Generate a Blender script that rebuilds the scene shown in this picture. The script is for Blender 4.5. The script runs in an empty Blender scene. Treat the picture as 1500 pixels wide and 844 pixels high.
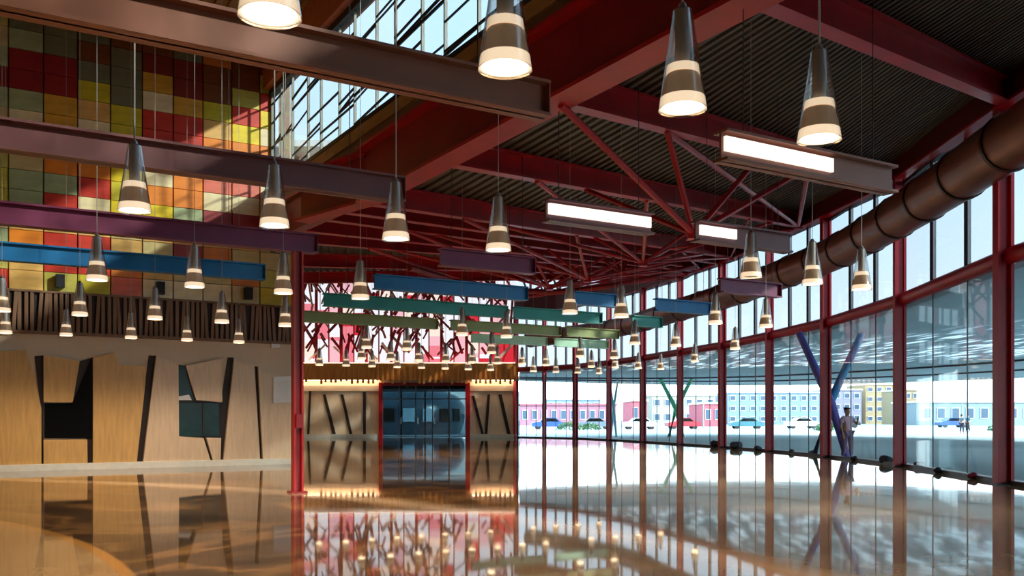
import bpy, bmesh, math, random
from mathutils import Vector, Matrix
from mathutils.bvhtree import BVHTree
random.seed(7)
S = bpy.context.scene
C = S.collection

# ------------------------------------------------------------------ camera
F, CX, HY, H = 1350.0, 750.0, 612.0, 1.3          # focal length, principal column, horizon row (1500x844), eye height
cam = bpy.data.cameras.new('camera'); cam.sensor_width = 36; cam.lens = F/1500*36
cam.shift_y = (HY-422)/1500; cam.clip_end = 2000; cam.clip_start = 0.05
co = bpy.data.objects.new('camera', cam); C.objects.link(co)
co.location = (0, 0, H); co.rotation_euler = (math.pi/2, 0, 0); S.camera = co

# ------------------------------------------------------------------ colour helpers
def lin(c):
    c /= 255.0
    return c/12.92 if c <= .04045 else ((c+.055)/1.055)**2.4
def rgb(r, g, b): return (lin(r), lin(g), lin(b), 1)

# ------------------------------------------------------------------ world, sun, exposure
W = bpy.data.worlds.new('sky'); S.world = W; W.use_nodes = True
nt = W.node_tree; nt.nodes.clear()
wo = nt.nodes.new('ShaderNodeOutputWorld'); bg = nt.nodes.new('ShaderNodeBackground')
tc = nt.nodes.new('ShaderNodeTexCoord'); sx = nt.nodes.new('ShaderNodeSeparateXYZ'); cr = nt.nodes.new('ShaderNodeValToRGB')
nz = nt.nodes.new('ShaderNodeTexNoise'); nz.inputs['Scale'].default_value = 3; nz.inputs['Detail'].default_value = 5
mx = nt.nodes.new('ShaderNodeMixRGB'); mx.blend_type = 'MIX'
nr = nt.nodes.new('ShaderNodeMapRange'); nr.inputs['From Min'].default_value = .45; nr.inputs['From Max'].default_value = .75; nr.inputs['To Max'].default_value = .5
nt.links.new(tc.outputs['Generated'], sx.inputs[0]); nt.links.new(sx.outputs['Z'], cr.inputs[0])
nt.links.new(tc.outputs['Generated'], nz.inputs['Vector']); nt.links.new(nz.outputs['Fac'], nr.inputs['Value'])
e = cr.color_ramp.elements
e[0].position = 0.0; e[0].color = (.93, .97, 1, 1); e[1].position = .6; e[1].color = (.46, .68, .92, 1)
k = e.new(.10); k.color = (.86, .94, 1, 1); k = e.new(.25); k.color = (.62, .80, .97, 1)
nt.links.new(nr.outputs[0], mx.inputs[0]); nt.links.new(cr.outputs[0], mx.inputs[1]); mx.inputs[2].default_value = (.95, .98, 1, 1)
nt.links.new(mx.outputs[0], bg.inputs['Color']); bg.inputs['Strength'].default_value = 3.7
nt.links.new(bg.outputs[0], wo.inputs['Surface'])

sun = bpy.data.lights.new('sun', 'SUN'); sun.energy = 9.5; sun.angle = math.radians(2); sun.color = (1, .93, .82)
so = bpy.data.objects.new('sun', sun); C.objects.link(so)
so.rotation_euler = Vector((-3.9, 1.7, -1.65)).to_track_quat('-Z', 'Y').to_euler()
S.view_settings.view_transform = 'Standard'; S.view_settings.look = 'None'; S.view_settings.gamma = 1
S.view_settings.use_curve_mapping = False; S.view_settings.exposure = 0.55
S.cycles.max_bounces = 8; S.cycles.transparent_max_bounces = 16; S.cycles.diffuse_bounces = 4; S.cycles.glossy_bounces = 4
S.cycles.caustics_reflective = False; S.cycles.caustics_refractive = False; S.cycles.sample_clamp_indirect = 6
PENDANT_WATT = 170

# ------------------------------------------------------------------ the hall's own axes: u along the tile wall, v into depth
TH = math.radians(31); CU, SU = math.cos(TH), math.sin(TH)
def P(u, v, z=0.0): return Vector((CU*u-SU*v, SU*u+CU*v, z))
def UV(p): return CU*p.x+SU*p.y, -SU*p.x+CU*p.y
def on_v(px, py, v):                      # picture point -> (u, z) on the plane v
    r = (px-CX)/F; Y = v/(CU-SU*r); X = r*Y
    return CU*X+SU*Y, H+(HY-py)/F*Y
def on_z(px, py, z):                      # picture point -> ground position at height z
    Y = F*(z-H)/(HY-py); return Vector(((px-CX)/F*Y, Y, z))
def on_y(px, py, Y): return Vector(((px-CX)/F*Y, Y, H+(HY-py)/F*Y))

# ------------------------------------------------------------------ materials
MATS = {}
def mat(name, col, rough=.5, metal=0.0, var=.12, scale=6.0, emit=0.0, bump=0.0, stretch=None, spec=.5):
    if name in MATS: return MATS[name]
    m = bpy.data.materials.new(name); m.use_nodes = True; n = m.node_tree.nodes; l = m.node_tree.links
    b = n['Principled BSDF']; b.inputs['Roughness'].default_value = rough; b.inputs['Metallic'].default_value = metal
    b.inputs['Specular IOR Level'].default_value = spec
    t = n.new('ShaderNodeTexCoord'); nz = n.new('ShaderNodeTexNoise'); nz.inputs['Scale'].default_value = scale; nz.inputs['Detail'].default_value = 4
    if stretch:
        mp = n.new('ShaderNodeMapping'); mp.inputs['Scale'].default_value = stretch
        l.new(t.outputs['Object'], mp.inputs[0]); l.new(mp.outputs[0], nz.inputs['Vector'])
    else: l.new(t.outputs['Object'], nz.inputs['Vector'])
    r = n.new('ShaderNodeValToRGB'); r.color_ramp.elements[0].position = .3; r.color_ramp.elements[1].position = .7
    r.color_ramp.elements[0].color = tuple(c*(1-var) for c in col[:3])+(1,)
    r.color_ramp.elements[1].color = tuple(min(1, c*(1+var)) for c in col[:3])+(1,)
    l.new(nz.outputs['Fac'], r.inputs[0]); l.new(r.outputs[0], b.inputs['Base Color'])
    if emit:
        b.inputs['Emission Color'].default_value = col; b.inputs['Emission Strength'].default_value = emit
    if bump:
        bp = n.new('ShaderNodeBump'); bp.inputs['Strength'].default_value = bump; bp.inputs['Distance'].default_value = .01
        l.new(nz.outputs['Fac'], bp.inputs['Height']); l.new(bp.outputs[0], b.inputs['Normal'])
    MATS[name] = m; return m
def glass(name, tint, refl=1.0, power=5, base=.035):
    if name in MATS: return MATS[name]
    m = bpy.data.materials.new(name); m.use_nodes = True; n = m.node_tree.nodes; l = m.node_tree.links; n.clear()
    o = n.new('ShaderNodeOutputMaterial'); tr = n.new('ShaderNodeBsdfTransparent'); gl = n.new('ShaderNodeBsdfGlossy')
    tr.inputs['Color'].default_value = tint; gl.inputs['Roughness'].default_value = .02
    f = n.new('ShaderNodeLayerWeight'); pw = n.new('ShaderNodeMath'); pw.operation = 'POWER'; pw.inputs[1].default_value = power   # Schlick, same from both sides
    l.new(f.outputs['Facing'], pw.inputs[0]); f.inputs['Blend'].default_value = .5
    mu = n.new('ShaderNodeMath'); mu.operation = 'MULTIPLY_ADD'; mu.inputs[1].default_value = .9*refl; mu.inputs[2].default_value = base*refl; mu.use_clamp = True
    l.new(pw.outputs[0], mu.inputs[0])
    mix = n.new('ShaderNodeMixShader'); l.new(mu.outputs[0], mix.inputs[0])
    l.new(tr.outputs[0], mix.inputs[1]); l.new(gl.outputs[0], mix.inputs[2]); l.new(mix.outputs[0], o.inputs[0])
    MATS[name] = m; return m
RED = mat('red_paint', rgb(182, 16, 24), .38, var=.15, scale=2)
DRED = mat('dark_red_paint', rgb(140, 16, 22), .42, var=.15, scale=2)
MULL = mat('mullion_red', rgb(172, 18, 40), .4, var=.1, scale=2)
JOINT = mat('joint_grey', rgb(70, 74, 84), .4, .3)
GL_LOW = glass('clear_glass', (.86, .94, .955, 1), .7)
GL_UP = glass('tinted_glass', (.43, .47, .49, 1), .6)
GL_CL = glass('clerestory_glass', (.47, .505, .515, 1), .6)
GL_DARK = glass('door_glass', (.46, .54, .56, 1), 1.0)
GL_LAMP = glass('lamp_glass', (.955, .95, .945, 1), 1.0, 2.6, .085)
DECKM = mat('metal_deck', rgb(78, 76, 68), .5, .15, var=.12, scale=.6)
CREAM = mat('cream_plaster', rgb(214, 190, 160), .75, var=.05, scale=1.5)
WOOD = mat('wood_panel', rgb(204, 158, 92), .4, var=.12, scale=3, stretch=(6, 6, .6))
WOOD2 = mat('wood_panel_pale', rgb(214, 184, 148), .4, var=.1, scale=3, stretch=(6, 6, .6))
WDARK = mat('dark_timber', rgb(124, 88, 60), .55, var=.2, scale=3, stretch=(5, 5, .6))
WFASC = mat('fascia_timber', rgb(172, 132, 78), .5, var=.2, scale=2, stretch=(1, 1, 4))
WORANGE = mat('orange_timber', rgb(240, 164, 74), .5, var=.15, scale=2, stretch=(4, 4, .6))
BLACK = mat('dark_recess', rgb(38, 24, 20), .6)
DGLASS = mat('dark_window', rgb(16, 16, 16), .15, var=.1, spec=.1)
GREENG = mat('green_window', rgb(14, 44, 36), .15, var=.3, scale=3, spec=.12)
LEDGE = mat('pale_ledge', rgb(226, 222, 206), .45, var=.06)
STEEL = mat('brushed_steel', rgb(150, 146, 142), .3, .8, var=.08)
WHITE = mat('white_paint', rgb(228, 226, 222), .5, var=.04)

# ------------------------------------------------------------------ mesh helpers
class MB:
    def __init__(s): s.v = []; s.f = []
    def add(s, vs, fs):
        o = len(s.v); s.v += [Vector(v) for v in vs]; s.f += [tuple(i+o for i in f) for f in fs]; return s
    def box(s, a, b, rot=None, at=None):
        x0, y0, z0 = a; x1, y1, z1 = b
        vs = [Vector((x, y, z)) for z in (z0, z1) for x, y in ((x0, y0), (x1, y0), (x1, y1), (x0, y1))]
        if rot is not None: vs = [rot @ v for v in vs]
        if at is not None: vs = [v+Vector(at) for v in vs]
        return s.add(vs, [(3, 2, 1, 0), (4, 5, 6, 7), (0, 1, 5, 4), (1, 2, 6, 5), (2, 3, 7, 6), (3, 0, 4, 7)])
    def bar(s, p0, p1, w, h, up=(0, 0, 1)):            # rectangular bar between two points, centred
        p0 = Vector(p0); p1 = Vector(p1); d = (p1-p0).normalized(); up = Vector(up)
        if abs(d.dot(up)) > .98: up = Vector((CU, SU, 0))
        x = d.cross(up).normalized(); y = x.cross(d).normalized()
        vs = [p+x*(a*w/2)+y*(b*h/2) for p in (p0, p1) for a, b in ((-1, -1), (1, -1), (1, 1), (-1, 1))]
        return s.add(vs, [(0, 1, 2, 3), (7, 6, 5, 4), (0, 4, 5, 1), (1, 5, 6, 2), (2, 6, 7, 3), (3, 7, 4, 0)])
    def tube(s, pts, r, n=8, caps=True):
        pts = [Vector(p) for p in pts]; rs = r if isinstance(r, (list, tuple)) else [r]*len(pts); vs = []; fs = []
        for i, p in enumerate(pts):
            d = (pts[min(i+1, len(pts)-1)]-pts[max(i-1, 0)]).normalized()
            up = Vector((0, 0, 1)) if abs(d.z) < .95 else Vector((1, 0, 0))
            x = d.cross(up).normalized(); y = x.cross(d)
            for k in range(n):
                a = 2*math.pi*k/n; vs.append(p+x*(rs[i]*math.cos(a))+y*(rs[i]*math.sin(a)))
        for i in range(len(pts)-1):
            for k in range(n): fs.append((i*n+k, i*n+(k+1) % n, (i+1)*n+(k+1) % n, (i+1)*n+k))
        if caps: fs += [tuple(range(n))[::-1], tuple(range((len(pts)-1)*n, len(pts)*n))]
        return s.add(vs, fs)
    def lathe(s, prof, n=24, at=(0, 0, 0)):
        at = Vector(at); vs = []; fs = []
        for r, z in prof:
            for k in range(n): a = 2*math.pi*k/n; vs.append(at+Vector((r*math.cos(a), r*math.sin(a), z)))
        for i in range(len(prof)-1):
            for k in range(n): fs.append((i*n+k, i*n+(k+1) % n, (i+1)*n+(k+1) % n, (i+1)*n+k))
        return s.add(vs, fs)
    def prism(s, poly, off):                            # polygon of 3D points extruded by off
        n = len(poly); off = Vector(off); vs = [Vector(p) for p in poly]; vs += [v+off for v in vs]
        return s.add(vs, [tuple(range(n)), tuple(range(n, 2*n))[::-1]]+[(i, i+n, (i+1) % n+n, (i+1) % n) for i in range(n)])
    def strip(s, secs):                                 # loft of equal closed sections
        n = len(secs[0]); vs = [p for q in secs for p in q]
        fs = [(i*n+k, i*n+(k+1) % n, (i+1)*n+(k+1) % n, (i+1)*n+k) for i in range(len(secs)-1) for k in range(n)]
        return s.add(vs, fs+[tuple(range(n))[::-1], tuple(range((len(secs)-1)*n, len(secs)*n))])
    def mesh(s, name, m, smooth=False):
        me = bpy.data.meshes.new(name); me.from_pydata([tuple(v) for v in s.v], [], s.f)
        bm = bmesh.new(); bm.from_mesh(me); bmesh.ops.recalc_face_normals(bm, faces=bm.faces); bm.to_mesh(me); bm.free()
        if m: me.materials.append(m)
        if smooth:
            me.polygons.foreach_set('use_smooth', [True]*len(me.polygons))
            me.set_sharp_from_angle(angle=math.radians(40))
        return me
    def build(s, name, m, parent=None, smooth=False): return put(name, s.mesh(name, m, smooth), parent)
def put(name, data, parent=None, loc=None, rot=None, scale=None):
    o = bpy.data.objects.new(name, data); C.objects.link(o); o.parent = parent
    if loc is not None: o.location = loc
    if rot is not None: o.rotation_euler = rot
    if scale is not None: o.scale = scale
    return o
def tag(o, label, cat, group=None, kind=None):
    if label: o['label'] = label
    if cat: o['category'] = cat
    if group: o['group'] = group
    if kind: o['kind'] = kind
    return o
def thing(name, label, cat, loc=(0, 0, 0), rz=0.0, group=None, kind=None):
    return tag(put(name, None, None, loc, (0, 0, rz)), label, cat, group, kind)
def struct(o, label=None):
    o['kind'] = 'structure'
    if label: o['label'] = label
    return o
def dup(o, parent=None):
    c = o.copy(); C.objects.link(c); c.parent = parent
    for ch in list(o.children): dup(ch, c)
    return c
def ubox(u0, v0, z0, u1, v1, z1):
    return MB().prism([P(u0, v0, z0), P(u1, v0, z0), P(u1, v1, z0), P(u0, v1, z0)], (0, 0, z1-z0))
ORD = ['first', 'second', 'third', 'fourth', 'fifth', 'sixth', 'seventh', 'eighth', 'ninth', 'tenth', 'eleventh', 'twelfth']

# ================================================================== LARGE STRUCTURE
VL = 25.5                      # tile wall plane
UC = 7.5                       # girder / clerestory plane
UW0 = -4.0                     # side wall, out of view
VB = -5.0                      # back wall, behind the camera
# glass wall base line: posts, near to far (x, y in metres)
POST = [(9.6, -.1), (9.65, 6), (9.6, 12)]
for px, py in ((1480, 710), (1325, 684), (1215, 670), (1132, 662), (1062, 656), (1000, 651.8), (945, 648.2), (895, 645.3), (845, 643), (800, 641.6), (757, 640.8)):
    Y = F*H/(py-HY); POST.append(((px-CX)/F*Y, Y))
POST[-1] = (.35, 60.5)
POST[-2] = (2.15, 58.9)
POST = [Vector((x, y, 0)) for x, y in POST]
YF = 60.5                      # far wall
XF0 = -14.2

# floor -----------------------------------------------------------
fm = bpy.data.materials.new('polished_floor'); fm.use_nodes = True
n = fm.node_tree.nodes; l = fm.node_tree.links; b = n['Principled BSDF']
t = n.new('ShaderNodeTexCoord'); sp = n.new('ShaderNodeSeparateXYZ'); l.new(t.outputs['Object'], sp.inputs[0])
def noise(scale, detail=5, dist=0.0, mapscale=None):
    q = n.new('ShaderNodeTexNoise'); q.inputs['Scale'].default_value = scale; q.inputs['Detail'].default_value = detail; q.inputs['Distortion'].default_value = dist
    if mapscale:
        mp = n.new('ShaderNodeMapping'); mp.inputs['Scale'].default_value = mapscale; l.new(t.outputs['Object'], mp.inputs[0]); l.new(mp.outputs[0], q.inputs['Vector'])
    else: l.new(t.outputs['Object'], q.inputs['Vector'])
    return q
def ramp(src, stops):
    q = n.new('ShaderNodeValToRGB'); el = q.color_ramp.elements
    el[0].position, el[0].color = stops[0]; el[1].position, el[1].color = stops[-1]
    for p_, c_ in stops[1:-1]:
        k_ = el.new(p_); k_.color = c_
    l.new(src, q.inputs[0]); return q
def mixc(f, a, c_, mode='MIX'):
    q = n.new('ShaderNodeMixRGB'); q.blend_type = mode
    if isinstance(f, float): q.inputs[0].default_value = f
    else: l.new(f, q.inputs[0])
    for i, s_ in ((1, a), (2, c_)):
        if isinstance(s_, tuple): q.inputs[i].default_value = s_
        else: l.new(s_, q.inputs[i])
    return q
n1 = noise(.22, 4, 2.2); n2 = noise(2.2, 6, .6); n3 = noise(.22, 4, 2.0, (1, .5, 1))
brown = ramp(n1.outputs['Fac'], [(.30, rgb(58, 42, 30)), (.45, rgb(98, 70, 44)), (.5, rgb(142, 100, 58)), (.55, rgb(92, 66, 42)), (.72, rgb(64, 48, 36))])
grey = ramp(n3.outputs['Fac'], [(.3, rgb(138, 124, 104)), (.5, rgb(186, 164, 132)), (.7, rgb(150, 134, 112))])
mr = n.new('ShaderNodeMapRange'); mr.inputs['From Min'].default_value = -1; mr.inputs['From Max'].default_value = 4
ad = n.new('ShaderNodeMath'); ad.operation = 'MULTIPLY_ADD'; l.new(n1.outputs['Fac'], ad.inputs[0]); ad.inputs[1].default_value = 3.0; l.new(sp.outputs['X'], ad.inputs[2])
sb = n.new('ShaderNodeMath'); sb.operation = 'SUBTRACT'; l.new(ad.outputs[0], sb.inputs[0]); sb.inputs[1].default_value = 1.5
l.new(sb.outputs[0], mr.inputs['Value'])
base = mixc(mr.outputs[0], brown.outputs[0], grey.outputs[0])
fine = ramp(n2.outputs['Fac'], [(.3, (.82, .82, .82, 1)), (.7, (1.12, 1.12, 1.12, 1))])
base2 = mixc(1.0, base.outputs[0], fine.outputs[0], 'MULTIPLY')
# pale inlaid disc, front left, and the curved paler band across the middle
def ringmask(cx, cy, r0, r1, soft):
    d = n.new('ShaderNodeVectorMath'); d.operation = 'DISTANCE'
    cb = n.new('ShaderNodeCombineXYZ'); l.new(sp.outputs['X'], cb.inputs[0]); l.new(sp.outputs['Y'], cb.inputs[1])
    l.new(cb.outputs[0], d.inputs[0]); d.inputs[1].default_value = (cx, cy, 0)
    a = n.new('ShaderNodeMapRange'); a.inputs['From Min'].default_value = r1+soft; a.inputs['From Max'].default_value = r1-soft; l.new(d.outputs['Value'], a.inputs['Value'])
    if r0 <= 0: return a.outputs[0]
    c_ = n.new('ShaderNodeMapRange'); c_.inputs['From Min'].default_value = r0-soft; c_.inputs['From Max'].default_value = r0+soft; l.new(d.outputs['Value'], c_.inputs['Value'])
    mm = n.new('ShaderNodeMath'); mm.operation = 'MULTIPLY'; l.new(a.outputs[0], mm.inputs[0]); l.new(c_.outputs[0], mm.inputs[1]); return mm.outputs[0]
pale = ramp(n2.outputs['Fac'], [(.3, rgb(166, 126, 82)), (.7, rgb(188, 148, 100))])
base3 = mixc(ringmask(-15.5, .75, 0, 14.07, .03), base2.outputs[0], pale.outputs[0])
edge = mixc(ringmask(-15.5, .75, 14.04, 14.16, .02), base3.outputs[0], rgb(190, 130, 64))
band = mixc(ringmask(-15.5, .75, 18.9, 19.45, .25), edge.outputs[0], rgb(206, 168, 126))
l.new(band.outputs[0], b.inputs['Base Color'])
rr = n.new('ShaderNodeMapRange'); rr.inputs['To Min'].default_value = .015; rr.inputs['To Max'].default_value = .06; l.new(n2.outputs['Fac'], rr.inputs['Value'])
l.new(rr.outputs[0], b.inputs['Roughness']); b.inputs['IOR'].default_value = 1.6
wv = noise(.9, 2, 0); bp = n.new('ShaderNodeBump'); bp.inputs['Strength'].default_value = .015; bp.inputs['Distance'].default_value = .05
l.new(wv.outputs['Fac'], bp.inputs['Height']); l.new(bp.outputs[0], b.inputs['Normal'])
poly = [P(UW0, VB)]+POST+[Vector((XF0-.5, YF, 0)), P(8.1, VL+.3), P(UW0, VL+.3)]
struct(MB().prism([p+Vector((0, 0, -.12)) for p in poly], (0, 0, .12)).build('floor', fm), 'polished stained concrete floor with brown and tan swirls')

# outside ground
gm = mat('plaza_paving', rgb(164, 178, 182), .8, var=.06, scale=.15)
struct(MB().box((-150, -60, -.6), (320, 420, -.13)).build('ground', gm), 'pale paved plaza outside the glass wall')

# enclosing walls out of view
PL = mat('plain_wall', rgb(190, 172, 150), .8, var=.05)
struct(ubox(UW0-.3, VB, 0, UW0, VL+.3, 11.4).build('wall_side', PL))
struct(ubox(UW0-.3, VB-.3, 0, 8.6, VB, 11.4).build('wall_back', PL))
CEIL = mat('brown_ceiling', rgb(150, 112, 74), .6, var=.15, scale=1)
cb_ = ubox(UW0-.3, VB-.3, 11.35, UC+.35, VL+.3, 11.6)
u = UW0
while u < UC:
    cb_.add(ubox(u, VB, 11.27, u+.12, VL, 11.36).v, MB().box((0, 0, 0), (1, 1, 1)).f); u += .3
struct(cb_.build('ceiling', CEIL), 'high brown ribbed ceiling over the tile wall')

# ------------------------------------------------------------------ tile wall
TCOL = dict(
    R=(196, 52, 34), r=(142, 30, 28), m=(146, 48, 46), O=(232, 128, 34), o=(206, 120, 48), Y=(226, 196, 24), y=(196, 180, 40), c=(226, 206, 160),
    g=(160, 170, 124), G=(112, 112, 82), t=(214, 168, 92), b=(120, 66, 30), k=(128, 40, 26), l=(188, 176, 78), p=(214, 108, 84), e=(196, 176, 118), q=(206, 154, 50))
TM = {k_: mat('tile_'+str(i), rgb(*[min(250, int(q*1.08)) for q in c_]), .35, var=.16, scale=2.2, stretch=(1, 1, 2.5)) for i, (k_, c_) in enumerate(TCOL.items())}
wl = struct(ubox(UW0, VL, 0, 8.15, VL+.3, 5.87).build('wall_left', CREAM), 'wall of coloured square tiles above slats and wood panels')
ubox(UW0, VL, 5.87, UC, VL+.3, 11.3).build('upper_wall', mat('tile_grout', rgb(60, 46, 36), .8), wl)
ubox(UW0, VL-.012, 4.40, 8.12, VL+.01, 5.9).build('tile_backing', MATS['tile_grout'], wl)
# rows bottom (r0) to top (r13), columns c-6..c9
COLS = {1: 'tlogsgYgYgg', }
TAB = {  # column: string from r0 upward
    0: 'Rlgeyylcegrgel', 1: 'ttOtggegcgrrgG', 2: 'lRRtRgOcqqrrGG', 3: 'yRRtcROtctyGbG', 4: 'poteYyYcyyGGGb', 5: 'ctetYOcRRRcqkb',
    6: 'cemtgOOpRRqkkG', 7: 'ceomcpqcOtyboG', 8: 'eoombccOOYRlbb', 9: 'yleemcceOcYRlb'}
for c_ in range(-6, 0): TAB[c_] = ''.join(random.choice('RrmOoYycgGtbkl') for _ in range(14))
TAB[7] = 'ceotmcpcOtybbo'; TAB[8] = 'eoetmcpcOYRlbb'
TW, THT, U0, Z0 = .7645, .49, 1.04, 4.42
tilemesh = {}
def tile_mesh(k_, w, h):
    key = (k_, round(w, 2))
    if key not in tilemesh:
        g = .009; gz = .003; mb = MB(); a = .012
        mb.add([(g, 0, gz), (w-g, 0, gz), (w-g, 0, h-gz), (g, 0, h-gz), (g+a, -.03, gz+.006), (w-g-a, -.03, gz+.006), (w-g-a, -.03, h-gz-.006), (g+a, -.03, h-gz-.006)],
               [(4, 5, 6, 7), (0, 1, 5, 4), (1, 2, 6, 5), (2, 3, 7, 6), (3, 0, 4, 7)])
        tilemesh[key] = mb.mesh('tile', TM[k_])
    return tilemesh[key]
for c_ in range(-6, 10):
    for r_ in range(14):
        w = TW
        if c_ == 9: w = .94 if r_ < 3 else .32
        o = put('tile', tile_mesh(TAB[c_][r_], w, THT), wl, P(U0+TW*(c_-1), VL-.012-random.uniform(0, .012), Z0+THT*r_), (0, 0, TH))
# corner post at the clerestory end of the tile wall, slats, ledge
ubox(UC-.06, VL-.14, 5.9, UC+.06, VL, 11.3).build('corner_trim', mat('olive_trim', rgb(96, 94, 40), .5), wl)
ubox(UW0, VL-.03, 3.42, 8.12, VL+.01, 4.40).build('slat_backing', BLACK, wl)
ubox(UW0, VL-.16, 3.36, 8.12, VL, 3.43).build('slat_rail', WDARK, wl)
ubox(UW0, VL-.14, 4.38, 8.12, VL, 4.43).build('slat_rail', WDARK, wl)
sm_ = MB().box((-.04, -.09, 0), (.04, 0, .95)).mesh('slat', WDARK)
u = UW0+.1; j = 0
while u < 8.05:
    lean = random.choice((0, 0, 0, 0, .06, -.06)); put('slat', sm_, wl, P(u, VL-.02, 3.43), (0, lean, TH)); u += random.choice((.125, .125, .15)); j += 1
struct(ubox(UW0, VL-.22, .0, 8.12, VL, .16).build('baseboard_left', LEDGE), 'pale ledge along the foot of the wood panels')
# wood panels with slanted edges, recesses, dark windows (outlines on the wall plane)
def wz(x, y):
    uu, z = on_v(x/3.246, 460+y/3.246, VL-.12); return uu, z
def wpoly(pts, v0, v1): return MB().prism([P(a, v0, z) for a, z in (wz(*q) for q in pts)], P(0, v1-v0))
def wpart(name, pts, m, v0=VL-.16, v1=VL): return wpoly(pts, v0, v1).build(name, m, wl)
BOT = 735
for q in ([(166, 200), (209, 196), (209, 738), (194, 738), (194, 450)], [(372, 226), (444, 206), (444, 738), (412, 738), (412, 590), (343, 420)], [(712, 196), (744, 198), (684, 722), (640, 722), (692, 330)],
          [(845, 240), (884, 246), (934, 412), (1058, 422), (1048, 592), (1016, 706), (1002, 706), (964, 588), (848, 584)], [(1088, 206), (1114, 206), (1062, 706), (1044, 706), (1054, 420)], [(1206, 246), (1228, 250), (1252, 706), (1234, 706)]):
    wpart('recess', q, BLACK, VL-.03, VL+.01)
wpart('wood_panel', [(-2600, 120), (-700, 150), (-60, 182), (124, 172), (165, 300), (196, 450), (196, BOT), (-2600, BOT+90)], WOOD)
wpart('wood_panel', [(207, 196), (378, 226), (345, 420), (207, 420)], WOOD)
wpart('wood_panel', [(207, 600), (414, 596), (416, BOT), (207, BOT)], WOOD)
wpart('wood_panel', [(442, 208), (547, 184), (560, 240), (694, 250), (690, 330), (648, BOT-15), (442, BOT-5)], WOOD)
wpart('wood_panel', [(742, 198), (847, 240), (850, 582), (966, 590), (1004, BOT-25), (678, BOT-15)], WOOD2)
wpart('wood_panel', [(882, 246), (1052, 212), (1056, 420), (932, 410)], WOOD2)
wpart('wood_panel', [(980, 588), (1050, 590), (1046, BOT-30), (1014, BOT-30)], WOOD2)
wpart('wood_panel', [(1112, 214), (1208, 246), (1236, BOT-30), (1060, BOT-30)], WOOD2)
wpart('wood_panel', [(1226, 250), (1284, 286), (1390, 296), (1398, BOT-35), (1250, BOT-30)], WOOD2)
wpart('dark_window', [(212, 424), (440, 424), (440, 592), (212, 592)], DGLASS, VL-.06, VL)
wpart('dark_window', [(346, 424), (436, 206), (441, 424)], DGLASS, VL-.06, VL)
wpart('green_window', [(852, 424), (1042, 424), (1046, 582), (852, 582)], GREENG, VL-.06, VL)
wpart('green_window', [(850, 246), (878, 246), (926, 412), (850, 412)], GREENG, VL-.06, VL)
wpart('window_card', [(850, 392), (900, 384), (914, 410), (850, 410)], WHITE, VL-.08, VL-.06)
wpart('window_mullion', [(964, 424), (972, 424), (972, 582), (964, 582)], BLACK, VL-.09, VL-.05)
wpart('notice_panel', [(1296, 300), (1382, 296), (1384, 420), (1296, 424)], WHITE, VL-.2, VL-.15)
for (x, y, s_) in ((88, 412, 'leftmost of three'), (235, 422, 'middle of three'), (364, 430, 'nearest the red post')):
    uu, z = on_v(x, y, VL-.2); t_ = thing('speaker', 'small black wall speaker on the lowest tile row, '+s_, 'speaker', P(uu, VL-.05, z-.16), TH)
    MB().box((-.1, -.24, 0), (.1, -.02, .32)).build('cabinet', mat('speaker_black', rgb(18, 18, 18), .5), t_)
    MB().box((-.085, -.25, .02), (.085, -.238, .30)).build('grille', mat('speaker_grille', rgb(34, 34, 36), .8), t_)
    MB().box((-.03, -.03, .1), (.03, .05, .2)).build('bracket', STEEL, t_)
uu, z = on_v(405, 507, VL-.2); t_ = thing('emergency_light', 'small white boxed emergency light on the cream wall below the slats by the red post', 'lamp', P(uu, VL, z), TH)
MB().box((-.12, -.12, -.05), (.12, 0, .06)).build('housing', WHITE, t_)
for s_ in (-1, 1): MB().lathe([(0, 0), (.045, 0), (.045, .05), (0, .06)], 12).build('lamp_head', STEEL, t_).location = (s_*.075, -.08, .06)

# ------------------------------------------------------------------ clerestory window over the girder
w1 = struct(thing('window_1', None, None), 'high clerestory strip of panes crossed by tilted dark bars')
CZ0, CZ1 = 7.62, 10.25
GRN = mat('clerestory_frame', rgb(150, 152, 138), .5); GRN2 = mat('clerestory_bar', rgb(38, 40, 38), .5)
v = VB; i = 0
edges = []
while v < VL-.3: edges.append(v); v += 1.25 if i % 2 else .95; i += 1
edges.append(VL-.12)
for i in range(len(edges)-1):
    a, c_ = edges[i], edges[i+1]
    ubox(UC-.006, a, CZ0, UC+.006, c_, CZ1).build('pane', GL_CL, w1)
    zz = CZ0+random.uniform(.15, .7)
    while zz < CZ1-.15:
        ti = random.uniform(-.2, -.04); c2 = edges[min(len(edges)-1, i+random.choice((1, 2)))]
        MB().bar(P(UC-.02, a, zz+.1), P(UC-.02, c2, max(CZ0+.02, zz+.1+ti)), .03, random.choice((.03, .045, .06))).build('muntin', GRN2, w1); zz += random.choice((.12, .6, .8, 1.1))
for i, a in enumerate(edges): ubox(UC-.03, a-.022, CZ0, UC+.03, a+.022, CZ1).build('mullion', GRN, w1)
ubox(UC-.1, VB, CZ1, UC+.1, VL, CZ1+.16).build('window_head', GRN2, w1)
ubox(UC-.16, VB, CZ0-.07, UC+.1, VL, CZ0+.02).build('window_sill', GRN2, w1)
hd = struct(ubox(UC-.26, VB, CZ1+.16, UC+.3, VL, 11.4).build('trim_1', mat('rust_timber', rgb(196, 112, 72), .5, var=.15)), 'rust brown head beam above the clerestory')
fs = struct(ubox(UC-.14, VB, 7.3, UC+.2, VL, CZ0-.07).build('trim_2', WFASC), 'brown timber fascia below the clerestory')
ubox(UC-.08, VB, 7.0, UC+.2, VL, 7.3).build('lower_fascia', WDARK, fs)

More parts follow.
